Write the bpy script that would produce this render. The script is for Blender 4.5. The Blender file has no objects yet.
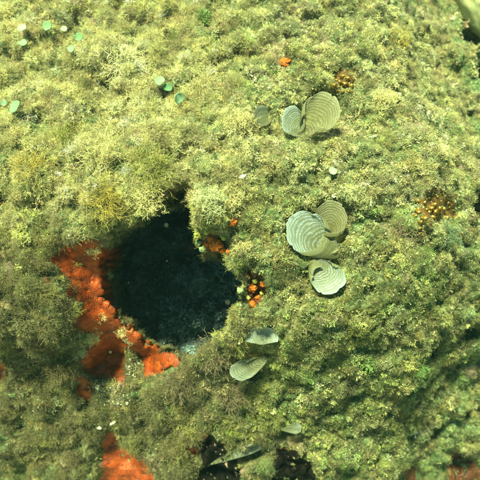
import bpy, math, random
import numpy as np
from mathutils import Vector, Matrix
R = math.radians
rng = np.random.default_rng(7)
random.seed(7)
sc = bpy.context.scene

# ------------------------------------------------------------------ frame of the reef face
S = 0.002                     # metres per unit of the reef plan (1 unit = 2 mm)
D = 1.15                      # camera distance from the reef face
EL = R(32)                    # the face looks towards -Y and up by this angle
ORG = np.array([0.0, 0.0, 1.2])
AX = np.array([1.0, 0.0, 0.0])
AU = np.array([0.0, math.sin(EL), math.cos(EL)])
AN = np.array([0.0, -math.cos(EL), math.sin(EL)])

# ------------------------------------------------------------------ camera, world, sun, exposure
cam = bpy.data.objects.new('camera', bpy.data.cameras.new('camera'))
sc.collection.objects.link(cam)
sc.camera = cam
cam.matrix_world = Matrix(((AX[0], AU[0], AN[0], ORG[0] + AN[0]*D), (AX[1], AU[1], AN[1], ORG[1] + AN[1]*D),
                           (AX[2], AU[2], AN[2], ORG[2] + AN[2]*D), (0, 0, 0, 1)))
cam.data.sensor_width = 36
cam.data.lens = 36 * D / (480 * S)
cam.data.clip_start = 0.02
cam.data.clip_end = 500
cam.data.dof.use_dof = True; cam.data.dof.focus_distance = 1.13; cam.data.dof.aperture_fstop = 4.5

SUN_EL, SUN_AZ = R(66), R(-32)        # azimuth measured from -Y (towards the camera) to -X (left)
sdir = np.array([math.sin(SUN_AZ)*math.cos(SUN_EL), -math.cos(SUN_AZ)*math.cos(SUN_EL), math.sin(SUN_EL)])
w = bpy.data.worlds.new('World'); sc.world = w; w.use_nodes = True
nt = w.node_tree; nt.nodes.clear()
sky = nt.nodes.new('ShaderNodeTexSky'); sky.sky_type = 'NISHITA'; sky.sun_disc = False
sky.sun_elevation = SUN_EL
sky.sun_rotation = math.atan2(sdir[0], sdir[1])
bg = nt.nodes.new('ShaderNodeBackground'); bg.inputs['Strength'].default_value = 0.05
wm = nt.nodes.new('ShaderNodeMix'); wm.data_type = 'RGBA'; wm.blend_type = 'MULTIPLY'; wm.inputs[0].default_value = 1
wm.inputs[7].default_value = (0.33, 0.60, 0.54, 1)          # daylight seen through green sea water
wo = nt.nodes.new('ShaderNodeOutputWorld')
nt.links.new(sky.outputs[0], wm.inputs[6]); nt.links.new(wm.outputs[2], bg.inputs[0]); nt.links.new(bg.outputs[0], wo.inputs[0])
sl = bpy.data.lights.new('sun', 'SUN'); so = bpy.data.objects.new('sun', sl); sc.collection.objects.link(so)
sl.energy = 5.0; sl.angle = R(8.0); sl.color = (0.90, 1.0, 0.54)
so.rotation_euler = Vector(tuple(sdir)).to_track_quat('Z', 'Y').to_euler()
so.location = (0, 0, 6)
sc.view_settings.view_transform = 'Standard'; sc.view_settings.look = 'None'
sc.view_settings.exposure = 1.85; sc.view_settings.gamma = 1
sc.cycles.max_bounces = 5; sc.cycles.diffuse_bounces = 3; sc.cycles.transmission_bounces = 3
sc.cycles.transparent_max_bounces = 4; sc.cycles.volume_bounces = 0

# ------------------------------------------------------------------ noise
_P = rng.permutation(4096)
_G = rng.uniform(0, 2*np.pi, 4096)
_W = rng.uniform(0, 1, (4096, 3))
def _h(ix, iy, s):
    return _P[(_P[(ix + s*131) & 4095] + iy*7 + s*57) & 4095]
def gn(x, y, s=0):
    ix = np.floor(x).astype(int); iy = np.floor(y).astype(int); fx = x-ix; fy = y-iy
    def c(dx, dy):
        a = _G[_h(ix+dx, iy+dy, s)]
        return np.cos(a)*(fx-dx) + np.sin(a)*(fy-dy)
    u = fx*fx*fx*(fx*(fx*6-15)+10); v = fy*fy*fy*(fy*(fy*6-15)+10)
    a = c(0, 0)*(1-u)+c(1, 0)*u; b = c(0, 1)*(1-u)+c(1, 1)*u
    return (a*(1-v)+b*v)*1.6
def fbm(x, y, scale, octv=3, s=0):
    r = 0; amp = 1; f = 1/scale
    for o in range(octv):
        r = r + amp*gn(x*f+o*17.3, y*f-o*9.1, s+o); amp *= .5; f *= 2.03
    return r
def worley(x, y, scale, s=0):
    x = x/scale; y = y/scale
    ix = np.floor(x).astype(int); iy = np.floor(y).astype(int)
    d1 = np.full(x.shape, 9.0)
    for dx in (-1, 0, 1):
        for dy in (-1, 0, 1):
            w_ = _W[_h(ix+dx, iy+dy, s)]
            d = (ix+dx+w_[..., 0]-x)**2 + (iy+dy+w_[..., 1]-y)**2
            d1 = np.minimum(d1, d)
    return np.sqrt(d1)                                   # 0 at cell centres
def sst(e0, e1, x):
    t = np.clip((x-e0)/(e1-e0), 0, 1); return t*t*(3-2*t)
def sdpoly(x, y, P):
    """signed distance, positive inside"""
    P = np.asarray(P, float); d = np.full(x.shape, 1e9); ins = np.zeros(x.shape, bool)
    for i in range(len(P)):
        a = P[i-1]; b = P[i]; e = b-a
        t = np.clip(((x-a[0])*e[0]+(y-a[1])*e[1])/(e@e), 0, 1)
        d = np.minimum(d, np.hypot(x-a[0]-t*e[0], y-a[1]-t*e[1]))
        c = ((a[1] > y) != (b[1] > y))
        with np.errstate(divide='ignore', invalid='ignore'):
            c &= x < (b[0]-a[0])*(y-a[1])/(b[1]-a[1]+1e-12)+a[0]
        ins ^= c
    return np.where(ins, d, -d)

# ------------------------------------------------------------------ reef relief (plan units, x right, y down the slope, h out of the face)
BUMPS = [(433, 208, 22, 13), (342, 84, 15, 10), (255, 290, 17, -9), (310, 234, 26, -4), (325, 278, 18, -4), (313, 116, 24, -3), (130, 160, 65, 16), (212, 208, 24, 20), (125, 62, 34, 16), (200, 92, 40, 10), (430, 140, 45, 14), (330, 60, 45, 10), (60, 110, 50, 10),
         (30, 330, 40, 8), (330, 390, 45, 16), (400, 385, 40, 16), (420, 300, 50, -8), (350, 300, 40, 6), (455, 60, 25, 10),
         (95, 205, 22, 8), (160, 395, 30, 14), (180, 455, 40, 8), (258, 334, 26, 14)]
PITS = [(213, 442, 10, 17), (207, 464, 13, 15), (228, 470, 10, 13), (290, 460, 13, 18), (300, 474, 13, 16), (479, 206, 15, 60), (474, 40, 17, 90), (486, 70, 20, 70), (409, 52, 7, 20), (282, 42, 9, 16),
        (104, 32, 8, 12), (112, 88, 8, 16), (180, 196, 12, 26), (225, 292, 8, 14), (430, 350, 10, 18), (470, 330, 12, 30), (455, 268, 9, 16), (50, 222, 7, 22),
        (3, 198, 7, 26), (33, 205, 7, 14), (240, 60, 8, 14), (222, 66, 7, 12), (366, 290, 6, 10), (447, 100, 7, 16), (470, 120, 9, 22), (435, 430, 14, 26), (470, 410, 12, 30),
        (132, 365, 7, 9), (106, 391, 10, 12), (455, 465, 22, 24), (260, 300, 9, 12), (318, 264, 4, 5), (95, 385, 8, 6), (320, 92, 5, 8), (60, 350, 12, 10), (20, 352, 14, 12), (64, 395, 12, 12), (70, 425, 10, 8)]
HOLE = [(94, 268), (103, 246), (117, 230), (140, 217), (162, 210), (176, 189), (189, 186), (194, 216), (194, 238), (203, 254), (224, 262), (238, 276), (238, 300), (226, 326), (206, 346),
        (184, 361), (160, 354), (137, 345), (115, 326), (97, 302)]
FUNNEL = [(46, 242), (92, 232), (135, 215), (178, 193), (196, 205), (232, 250), (245, 275), (240, 310), (225, 345), (190, 370), (150, 386), (110, 392), (74, 378), (60, 320), (48, 280)]
SPONGE = {
 'main': [(50, 258), (58, 244), (80, 240), (100, 238), (106, 258), (99, 284), (104, 303), (115, 324), (140, 343), (158, 354), (187, 361), (172, 372), (153, 379), (139, 377), (130, 361), (121, 356),
          (122, 370), (131, 387), (115, 381), (96, 379), (79, 370), (80, 355), (87, 340), (72, 324), (77, 306), (66, 301), (68, 286), (60, 272)],
 'low': [(74, 370), (92, 376), (98, 392), (96, 408), (86, 402), (76, 388)],
 'edge': [(-30, 350), (5, 358), (14, 366), (8, 378), (-4, 386), (-30, 392)],
 'bottom': [(106, 428), (116, 430), (122, 446), (134, 452), (150, 458), (158, 470), (152, 500), (104, 520), (96, 488), (102, 468), (100, 446)],
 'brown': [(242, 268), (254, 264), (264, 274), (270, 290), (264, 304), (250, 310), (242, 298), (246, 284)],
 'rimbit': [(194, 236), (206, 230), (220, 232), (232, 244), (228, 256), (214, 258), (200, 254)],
 'pit1': [(199, 431), (209, 427), (213, 434), (205, 441), (198, 440)],
 'pit2': [(275, 448), (285, 443), (290, 448), (282, 455), (275, 455)],
 'pit3': [(302, 452), (311, 455), (314, 466), (307, 466)],
 'fleck': [(44, 272), (53, 270), (57, 282), (52, 290), (44, 284)],
 'mid': [(184, 440), (196, 437), (204, 444), (202, 452), (190, 450)],
 'dot': [(211, 449), (219, 449), (222, 456), (215, 460), (209, 456)],
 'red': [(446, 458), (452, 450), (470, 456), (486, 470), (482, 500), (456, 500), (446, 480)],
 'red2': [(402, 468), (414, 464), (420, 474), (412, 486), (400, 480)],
}
DARK = [[(199, 438), (208, 428), (223, 431), (228, 447), (244, 466), (240, 500), (192, 500), (193, 468), (203, 460)],
        [(274, 449), (296, 443), (312, 455), (316, 470), (322, 500), (272, 500), (268, 466)]]

def hmacro(x, y):
    xc = np.clip(x, -700, 1200); yc = np.clip(y, -700, 1200)
    h = -14*np.minimum(((xc-215)/240)**2, 3)
    h = h - 100*(1-np.exp(-(np.maximum(xc-404, 0)/74)**2))
    h = h - 0.55*np.maximum(215-yc, 0)*sst(0, 120, 215-yc)
    h = h - 0.62*np.maximum(yc-262, 0)*sst(0, 150, yc-262)
    h = h - 0.10*np.maximum(yc-240, 0)*sst(0, 80, yc-240)*sst(170, 60, xc)*np.exp(-np.maximum(yc-480, 0)/300)
    return h

def _cvt(x, y):
    """plan position seen at picture position (x, y), from the relief's large form"""
    qx, qy = np.asarray(x, float), np.asarray(y, float)
    for _ in range(6):
        k = (D - S*hmacro(qx, qy))/D
        qx = 240+(np.asarray(x)-240)*k; qy = 240+(np.asarray(y)-240)*k
    return qx, qy
def cvp(P):
    a = np.asarray(P, float); qx, qy = _cvt(a[:, 0], a[:, 1]); return np.stack([qx, qy], 1)
HOLE = cvp(HOLE); FUNNEL = cvp(FUNNEL); SPONGE = {k: cvp(v) for k, v in SPONGE.items()}; DARK = [cvp(v) for v in DARK]
def cvl(L):
    q = cvp([(a[0], a[1]) for a in L]); return [(q[i][0], q[i][1]) + tuple(L[i][2:]) for i in range(len(L))]
FANS = [(433, 208, 20), (342, 84, 14), (308, 236, 25), (331, 221, 20), (326, 277, 21), (321, 112, 22), (294, 120, 15), (262, 340, 19), (250, 367, 16), (264, 118, 11), (240, 455, 12), (256, 449, 14), (220, 463, 8), (292, 430, 11)]
FANS = cvl(FANS)
BUMPS = cvl(BUMPS); PITS = cvl(PITS)
HC = HOLE.mean(0)

def holesd(x, y):
    return sdpoly(x, y, HOLE) + 6*gn(x/14, y/14, 40) + 3*gn(x/5.5, y/5.5, 41)

def pos(x, y, det=1.0):
    """plan (x, y) -> local (a, b, h) in plan units"""
    x = np.asarray(x, float); y = np.asarray(y, float)
    h = hmacro(x, y)
    for bx, by, r, a in BUMPS: h = h + a*np.exp(-((x-bx)**2+(y-by)**2)/(r*r))
    h = h + 11*fbm(x, y, 90, 2, 3) + 7*fbm(x+300, y, 38, 2, 9)
    near = sst(900, 500, np.abs(x-240))*sst(900, 500, np.abs(y-240))
    wx = x+6*gn(x/17, y/17, 20); wy = y+6*gn(x/17, y/17, 21)
    lump = (1-np.minimum(worley(wx, wy, 30, 12), 1))*19 + (1-np.minimum(worley(wx, wy, 13, 15), 1))*10
    fine = (1-np.minimum(worley(wx, wy, 5.2, 18), 1))*2.6 + 2.4*fbm(x, y, 8, 3, 25)
    sp = np.full(x.shape, -99.0)
    fs = sdpoly(x, y, FUNNEL)
    for P in SPONGE.values(): sp = np.maximum(sp, sdpoly(x, y, P))
    for fx, fy, fr in FANS: sp = np.maximum(sp, fr-np.hypot(x-fx, y-fy))
    calm = 1-0.9*sst(-7, 5, sp)
    h = h + (lump*calm + fine*det*calm)*near
    for px, py, r, a in PITS:
        d2 = ((x-px)**2+(y-py)**2)/(r*r)*(1+0.5*gn(x/6, y/6, 33))
        h = h - a*np.exp(-d2*d2*.7)
    # long ledge across the lower right
    ly = 428 - 0.16*(x-330) + 7*gn(x/30, y*0, 50) + 9*np.sin(x/23)
    m = sst(320, 350, x)
    h = h - m*11*sst(-6, 9, y-ly)*(1-sst(20, 120, y-ly))
    h = h - 42*sst(0, 42, fs)
    hs = holesd(x, y)
    dep = sst(-4, 13, hs)
    floor_ = 26*(1-np.minimum(worley(x, y, 34, 60), 1)) + 14*fbm(x, y, 30, 3, 61) + 10*(1-np.minimum(worley(x, y, 12, 63), 1))
    bright = sst(-30, 70, (x-150)*0.6+(y-300))            # the cave floor climbs towards the lower right
    h = h*(1-0.6*dep) + dep*(-245+28*bright+floor_*1.9)
    k = 0.42*dep
    a = x + (x-HC[0])*k; b = y + (y-HC[1])*k
    return a, b, h

def wpos(x, y, det=1.0, lift=0):
    a, b, h = pos(x, y, det)
    h = h+lift
    return ORG + np.multiply.outer((a-240)*S, AX) + np.multiply.outer((240-b)*S, AU) + np.multiply.outer(h*S, AN)
def loc2w(a, b, h):
    a, b, h = (np.asarray(v, float) for v in (a, b, h))
    return ORG + np.multiply.outer((a-240)*S, AX) + np.multiply.outer((240-b)*S, AU) + np.multiply.outer(h*S, AN)
def wnrm(x, y, e=2.5):
    dx = wpos(x+e, y, .3)-wpos(x-e, y, .3); dy = wpos(x, y-e, .3)-wpos(x, y+e, .3)
    n = np.cross(dx, dy); return n/np.maximum(np.linalg.norm(n, axis=-1, keepdims=True), 1e-12)
def at(px, py, up=0.0):
    """plan position on the reef that is seen at picture position"""
    qx, qy = float(px), float(py)
    for _ in range(12):
        a, b, h = pos(np.array([qx]), np.array([qy])); k = (D-S*(h[0]+up))/D
        qx += 0.7*(240+(px-240)*k-a[0]); qy += 0.7*(240+(py-240)*k-b[0])
    return qx, qy

# ------------------------------------------------------------------ mesh helpers
def link(o, parent=None):
    sc.collection.objects.link(o)
    if parent: o.parent = parent
    return o
def mesh_np(name, V, F, mat=None, smooth=True, attrs=None, parent=None, lnk=True):
    """V (n,3), F (m,k) constant k or list"""
    me = bpy.data.meshes.new(name)
    V = np.asarray(V, np.float32)
    me.vertices.add(len(V)); me.vertices.foreach_set('co', V.ravel())
    if isinstance(F, np.ndarray):
        m, k = F.shape; idx = F.ravel(); starts = np.arange(m)*k
    else:
        idx = np.concatenate([np.asarray(f) for f in F]) if len(F) else np.zeros(0, int)
        ln = np.array([len(f) for f in F]); starts = np.concatenate([[0], np.cumsum(ln)[:-1]]); m = len(F)
    me.loops.add(len(idx)); me.loops.foreach_set('vertex_index', idx.astype(np.int32))
    me.polygons.add(m); me.polygons.foreach_set('loop_start', starts.astype(np.int32))
    if smooth: me.polygons.foreach_set('use_smooth', np.ones(m, bool))
    me.update(calc_edges=True); me.validate()
    for k, v in (attrs or {}).items():
        v = np.asarray(v)
        ty, key = ('FLOAT', 'value') if v.ndim == 1 and v.dtype.kind == 'f' else (('INT', 'value') if v.ndim == 1 else ('FLOAT_VECTOR', 'vector'))
        at_ = me.attributes.new(k, ty, 'POINT'); at_.data.foreach_set(key, v.astype(np.float32 if ty != 'INT' else np.int32).ravel())
    if mat: me.materials.append(mat)
    if not lnk: return me
    o = bpy.data.objects.new(name, me); return link(o, parent)
def tag(o, label=None, cat=None, group=None, kind=None):
    for k, v in (('label', label), ('category', cat), ('group', group), ('kind', kind)):
        if v: o[k] = v
    return o
def empty(name, loc):
    o = bpy.data.objects.new(name, None); o.empty_display_size = .01; o.location = loc; return link(o)
def rebase(o, root):
    """mesh built in world coordinates, parented to an Empty without rotation"""
    o.parent = root; o.matrix_parent_inverse = Matrix.Identity(4); o.location = -root.location
def grid_faces(n, m, keep=None):
    i = np.arange(n-1)[:, None]*m + np.arange(m-1)[None]
    F = np.stack([i, i+m, i+m+1, i+1], -1)
    return F.reshape(-1, 4) if keep is None else F[keep]

# ------------------------------------------------------------------ materials
def mat_new(name, rough=.8, spec=.25):
    m = bpy.data.materials.new(name); m.use_nodes = True; t = m.node_tree
    b = t.nodes['Principled BSDF']; b.inputs['Roughness'].default_value = rough; b.inputs['Specular IOR Level'].default_value = spec
    return m, t, b
def N(t, ty, **kw):
    n = t.nodes.new(ty)
    for k, v in kw.items(): setattr(n, k, v)
    return n
def noise(t, vec, scale, det=4, rough=.6):
    n = N(t, 'ShaderNodeTexNoise'); n.inputs['Scale'].default_value = scale; n.inputs['Detail'].default_value = det; n.inputs['Roughness'].default_value = rough
    t.links.new(vec, n.inputs['Vector']); return n.outputs[0]
def ramp(t, fac, stops):
    r = N(t, 'ShaderNodeValToRGB'); e = r.color_ramp.elements
    while len(e) < len(stops): e.new(.5)
    for el, (p, c) in zip(e, stops): el.position = p; el.color = (*c, 1) if len(c) == 3 else c
    t.links.new(fac, r.inputs[0]); return r.outputs[0]
def mix(t, f, a, b, mode='MIX'):
    n = N(t, 'ShaderNodeMix', data_type='RGBA', blend_type=mode)
    for s, v in ((n.inputs[0], f), (n.inputs[6], a), (n.inputs[7], b)):
        if hasattr(v, 'is_linked'): t.links.new(v, s)
        else: s.default_value = v if not isinstance(v, tuple) else (*v, 1)
    return n.outputs[2]
def gpos(t): return N(t, 'ShaderNodeNewGeometry').outputs['Position']
def bump(t, b, h, dist, strength=1):
    n = N(t, 'ShaderNodeBump'); n.inputs['Distance'].default_value = dist; n.inputs['Strength'].default_value = strength
    t.links.new(h, n.inputs['Height']); t.links.new(n.outputs[0], b.inputs['Normal'])

def m_rock():
    m, t, b = mat_new('encrusted_rock', .9, .2); p = gpos(t)
    c1 = ramp(t, noise(t, p, 90, 6, .7), [(.3, (.03, .028, .012)), (.45, (.09, .08, .03)), (.58, (.20, .18, .08)), (.72, (.42, .41, .26))])
    c2 = ramp(t, noise(t, p, 140, 5, .7), [(.3, (.02, .035, .015)), (.5, (.07, .11, .04)), (.7, (.28, .33, .19))])
    c = mix(t, ramp(t, noise(t, p, 14, 3), [(.42, (0, 0, 0)), (.58, (1, 1, 1))]), c1, c2)
    c3 = ramp(t, noise(t, p, 120, 4), [(.35, (.10, .06, .05)), (.65, (.3, .2, .16))])
    c = mix(t, ramp(t, noise(t, p, 9, 3), [(.55, (0, 0, 0)), (.66, (.8, .8, .8))]), c, c3)
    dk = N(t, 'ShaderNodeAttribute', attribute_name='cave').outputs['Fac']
    cc = ramp(t, noise(t, p, 60, 6, .7), [(.3, (.02, .035, .04)), (.55, (.10, .15, .16)), (.75, (.20, .27, .29))])  # shade of the hole partly put into a darker, bluer rock colour
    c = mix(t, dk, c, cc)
    t.links.new(c, b.inputs['Base Color']); bump(t, b, noise(t, p, 420, 6, .7), .0022)
    return m
def m_turf(name):
    m = bpy.data.materials.new(name); m.use_nodes = True; t = m.node_tree; t.nodes.clear()
    tint = N(t, 'ShaderNodeAttribute', attribute_name='tint', attribute_type='INSTANCER').outputs['Color']
    tip = N(t, 'ShaderNodeAttribute', attribute_name='tip').outputs['Fac']
    return _turf_sh(m, t, tint, tip)
def _turf_sh(m, t, tint, tip):
    c = mix(t, tip, mix(t, 1.0, tint, (.72, .72, .72), 'MULTIPLY'), mix(t, .16, mix(t, 1.0, tint, (1.35, 1.35, 1.35), 'MULTIPLY'), (.8, .76, .45)))
    c = mix(t, 1.0, c, ramp(t, noise(t, gpos(t), 260, 2), [(.3, (.65, .65, .65)), (.7, (1.25, 1.25, 1.25))]), 'MULTIPLY')
    d = N(t, 'ShaderNodeBsdfDiffuse'); tr = N(t, 'ShaderNodeBsdfTranslucent'); g = N(t, 'ShaderNodeBsdfGlossy'); g.inputs['Roughness'].default_value = .35
    t.links.new(c, d.inputs[0]); t.links.new(c, tr.inputs[0])
    ms = N(t, 'ShaderNodeMixShader'); ms.inputs[0].default_value = .35
    t.links.new(d.outputs[0], ms.inputs[1]); t.links.new(tr.outputs[0], ms.inputs[2])
    m2 = N(t, 'ShaderNodeMixShader'); m2.inputs[0].default_value = .035
    t.links.new(ms.outputs[0], m2.inputs[1]); t.links.new(g.outputs[0], m2.inputs[2])
    o = N(t, 'ShaderNodeOutputMaterial'); t.links.new(m2.outputs[0], o.inputs[0]); return m
def m_bush(name, col):
    m = bpy.data.materials.new(name); m.use_nodes = True; t = m.node_tree; t.nodes.clear()
    rgb = N(t, 'ShaderNodeRGB'); rgb.outputs[0].default_value = (*col, 1)
    return _turf_sh(m, t, rgb.outputs[0], N(t, 'ShaderNodeAttribute', attribute_name='tip').outputs['Fac'])
def m_sponge(name, a, b_, c_):
    m, t, b = mat_new(name, .55, .3); p = gpos(t)
    c = ramp(t, noise(t, p, 45, 5, .65), [(.3, a), (.5, b_), (.72, c_)])
    v = N(t, 'ShaderNodeTexVoronoi'); v.inputs['Scale'].default_value = 260; t.links.new(p, v.inputs['Vector'])
    por = ramp(t, v.outputs['Distance'], [(.08, (.35, .3, .3)), (.28, (1, 1, 1))])
    c = mix(t, ramp(t, noise(t, p, 22, 5, .75), [(.48, (0, 0, 0)), (.62, (.5, .5, .5))]), c, tuple(v*.35 for v in a)); c = mix(t, .7, c, por, 'MULTIPLY')
    g = ramp(t, noise(t, p, 330, 3, .7), [(.62, (0, 0, 0)), (.69, (.9, .9, .9))])      # silt grains lying on it
    c = mix(t, g, c, (.26, .22, .1))
    t.links.new(c, b.inputs['Base Color'])
    mm = N(t, 'ShaderNodeMath', operation='ADD'); t.links.new(noise(t, p, 130, 5, .7), mm.inputs[0]); t.links.new(v.outputs['Distance'], mm.inputs[1])
    bump(t, b, mm.outputs[0], .0009)
    b.inputs['Subsurface Weight'].default_value = .0
    return m
def m_plain(name, a, c_, scale=120, rough=.6, bd=.0006, spec=.22):
    m, t, b = mat_new(name, rough, spec); p = gpos(t)
    f = noise(t, p, scale, 5, .7)
    t.links.new(ramp(t, f, [(.32, a), (.68, c_)]), b.inputs['Base Color']); bump(t, b, noise(t, p, scale*3, 4, .7), bd); return m
def m_fan(name, pale, olive, dusty=.3):
    m = bpy.data.materials.new(name); m.use_nodes = True; t = m.node_tree; t.nodes.clear(); p = gpos(t)
    r = N(t, 'ShaderNodeAttribute', attribute_name='ring').outputs['Fac']
    a = N(t, 'ShaderNodeAttribute', attribute_name='arc').outputs['Fac']
    nz = noise(t, p, 45, 3)
    w1 = N(t, 'ShaderNodeMath', operation='MULTIPLY_ADD'); w1.inputs[1].default_value = .16
    t.links.new(nz, w1.inputs[0]); t.links.new(r, w1.inputs[2])
    w2 = N(t, 'ShaderNodeMath', operation='MULTIPLY'); w2.inputs[1].default_value = 88; t.links.new(w1.outputs[0], w2.inputs[0])
    w3 = N(t, 'ShaderNodeMath', operation='SINE'); t.links.new(w2.outputs[0], w3.inputs[0])
    w4 = N(t, 'ShaderNodeMath', operation='MULTIPLY_ADD'); w4.inputs[1].default_value = .5; w4.inputs[2].default_value = .5; t.links.new(w3.outputs[0], w4.inputs[0])
    band = ramp(t, w4.outputs[0], [(.30, (0, 0, 0)), (.75, (1, 1, 1))])
    chalk = ramp(t, noise(t, p, 70, 4), [(.35, (.25, .25, .25)), (.6, (1, 1, 1))])
    f = mix(t, 1.0, band, chalk, 'MULTIPLY')
    edge = ramp(t, r, [(.0, (.0, .0, .0)), (.45, (.12, .12, .12)), (.62, (.3, .3, .3)), (.84, (.32, .32, .32)), (.95, (.9, .9, .9))])
    f = mix(t, 1.0, f, edge, 'SCREEN')
    c = mix(t, f, olive, pale)
    dust = ramp(t, noise(t, p, 380, 3, .7), [(.46, (0, 0, 0)), (.62, (1, 1, 1))])
    inner = ramp(t, r, [(.3, (1, 1, 1)), (.75, (dusty, dusty, dusty))])
    c = mix(t, mix(t, 1.0, dust, inner, 'MULTIPLY'), c, (.2, .19, .08))
    d = N(t, 'ShaderNodeBsdfPrincipled'); d.inputs['Roughness'].default_value = .5; d.inputs['Specular IOR Level'].default_value = .3
    tr = N(t, 'ShaderNodeBsdfTranslucent'); t.links.new(c, d.inputs['Base Color']); t.links.new(c, tr.inputs[0])
    bm_ = N(t, 'ShaderNodeBump'); bm_.inputs['Distance'].default_value = .0003; t.links.new(w4.outputs[0], bm_.inputs['Height']); t.links.new(bm_.outputs[0], d.inputs['Normal'])
    ms = N(t, 'ShaderNodeMixShader'); ms.inputs[0].default_value = .42; t.links.new(d.outputs[0], ms.inputs[1]); t.links.new(tr.outputs[0], ms.inputs[2])
    tp = N(t, 'ShaderNodeBsdfTransparent'); m3 = N(t, 'ShaderNodeMixShader'); m3.inputs[0].default_value = .30; rv = ramp(t, r, [(.3, (.42, .42, .42)), (.85, (.14, .14, .14))]); t.links.new(rv, m3.inputs[0]); t.links.new(ms.outputs[0], m3.inputs[1]); t.links.new(tp.outputs[0], m3.inputs[2])
    o = N(t, 'ShaderNodeOutputMaterial'); t.links.new(m3.outputs[0], o.inputs[0]); return m

MROCK = m_rock()
MORANGE = m_sponge('orange_sponge_skin', (.10, .013, .001), (.25, .034, .002), (.36, .07, .005))
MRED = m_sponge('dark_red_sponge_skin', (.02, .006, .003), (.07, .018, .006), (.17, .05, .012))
MBLACK = m_plain('black_sponge_skin', (.0015, .0015, .0015), (.006, .004, .003), 180, .55, .002, .12)
MTURF = m_turf('algal_turf')

# ------------------------------------------------------------------ the reef rock
def lines(lo, hi, step, far):
    c = list(np.arange(lo, hi+.01, step)); s = step; v = hi; out = []
    while v < far: s *= 1.09; v += s; out.append(v)
    s = step; v = lo; inn = []
    while v > 480-far: s *= 1.09; v -= s; inn.append(v)
    return np.array(inn[::-1]+c+out)
gx = lines(-45, 525, .95, 1900); gy = lines(-45, 525, .95, 1900)
X, Y = np.meshgrid(gx, gy, indexing='xy')
V = wpos(X, Y).reshape(-1, 3)
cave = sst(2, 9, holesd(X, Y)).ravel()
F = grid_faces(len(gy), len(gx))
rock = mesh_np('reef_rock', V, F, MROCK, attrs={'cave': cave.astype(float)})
tag(rock, kind='structure')

# sandy seabed far below the reef face, reaching to the horizon of the water
n = 60; sx = np.linspace(-14, 14, n); A, B = np.meshgrid(sx, sx)
Z = -2.6 + .12*fbm(A*100, B*100, 180, 3, 70)
sb = mesh_np('seabed', np.stack([A, B, Z], -1).reshape(-1, 3), grid_faces(n, n), m_plain('seabed_sand', (.25, .23, .15), (.42, .4, .28), 6, .9, .01))
tag(sb, kind='structure')

# ------------------------------------------------------------------ sheets of sponge grown over the rock
def sheet(name, P, mat, thick, step=.9, gaps=0.0, pore=True):
    lo = P.min(0)-6; hi = P.max(0)+6
    xs = np.arange(lo[0], hi[0], step); ys = np.arange(lo[1], hi[1], step)
    Xg, Yg = np.meshgrid(xs, ys)
    sd = sdpoly(Xg, Yg, P) + 3.2*fbm(Xg, Yg, 12, 3, 80)
    if gaps: sd = np.minimum(sd, 14*(worley(Xg, Yg, 17, 83)-gaps))
    keep = (sd > -2.0)
    kf = keep[:-1, :-1] & keep[1:, :-1] & keep[1:, 1:] & keep[:-1, 1:]
    base = wpos(Xg, Yg, .1); nn = wnrm(Xg, Yg)
    th = thick*sst(-2.5, 6, sd) - 2.2 + 1.1*fbm(Xg, Yg, 20, 2, 85)*sst(0, 6, sd)
    if pore:
        wv = worley(Xg, Yg, 12, 87); th = th - 1.6*np.exp(-(wv/.13)**2)*sst(3, 8, sd)
    Vs = (base + nn*(th*S)[..., None]).reshape(-1, 3)
    F = grid_faces(len(ys), len(xs), kf)
    use = np.unique(F); mp = np.zeros(len(Vs), int); mp[use] = np.arange(len(use))
    return mesh_np(name, Vs[use], mp[F], mat)
SL = {'main': 'large bright orange encrusting sponge lining the left and lower wall of the dark hole',
      'low': 'small orange sponge patch just below the large sponge, left of the speckled crust',
      'edge': 'faded orange sponge patch at the left edge, level with the bottom of the hole',
      'bottom': 'orange sponge patch overgrown with turf at the bottom edge, left of centre',
      'brown': 'dark rusty brown sponge in the hollow just right of the hole',
      'rimbit': 'rusty sponge film under the orange lumps at the upper right rim of the hole',
      'pit1': 'small orange sponge patch at the top of the left black pit',
      'pit2': 'small orange sponge patch at the upper left of the right black pit',
      'pit3': 'thin orange sponge patch along the right side of the right black pit',
      'fleck': 'tiny orange sponge fleck left of the large sponge beside the hole',
      'mid': 'small orange sponge smear just left of the first black pit at the bottom',
      'dot': 'small orange-red sponge dot inside the left black pit at the bottom',
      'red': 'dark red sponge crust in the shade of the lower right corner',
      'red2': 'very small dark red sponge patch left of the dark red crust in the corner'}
for k, P in SPONGE.items():
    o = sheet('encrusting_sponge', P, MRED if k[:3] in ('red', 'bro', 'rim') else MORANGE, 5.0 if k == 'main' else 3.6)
    tag(o, SL[k], 'sponge', 'encrusting sponges on the reef')
for P, l in zip(DARK, ('glossy black sponge in the left pit at the bottom, with an orange dot', 'glossy black sponge in the right pit at the bottom edge')):
    tag(sheet('black_sponge', P, MBLACK, 4.5), l, 'sponge', 'black sponges in pits')

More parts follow.
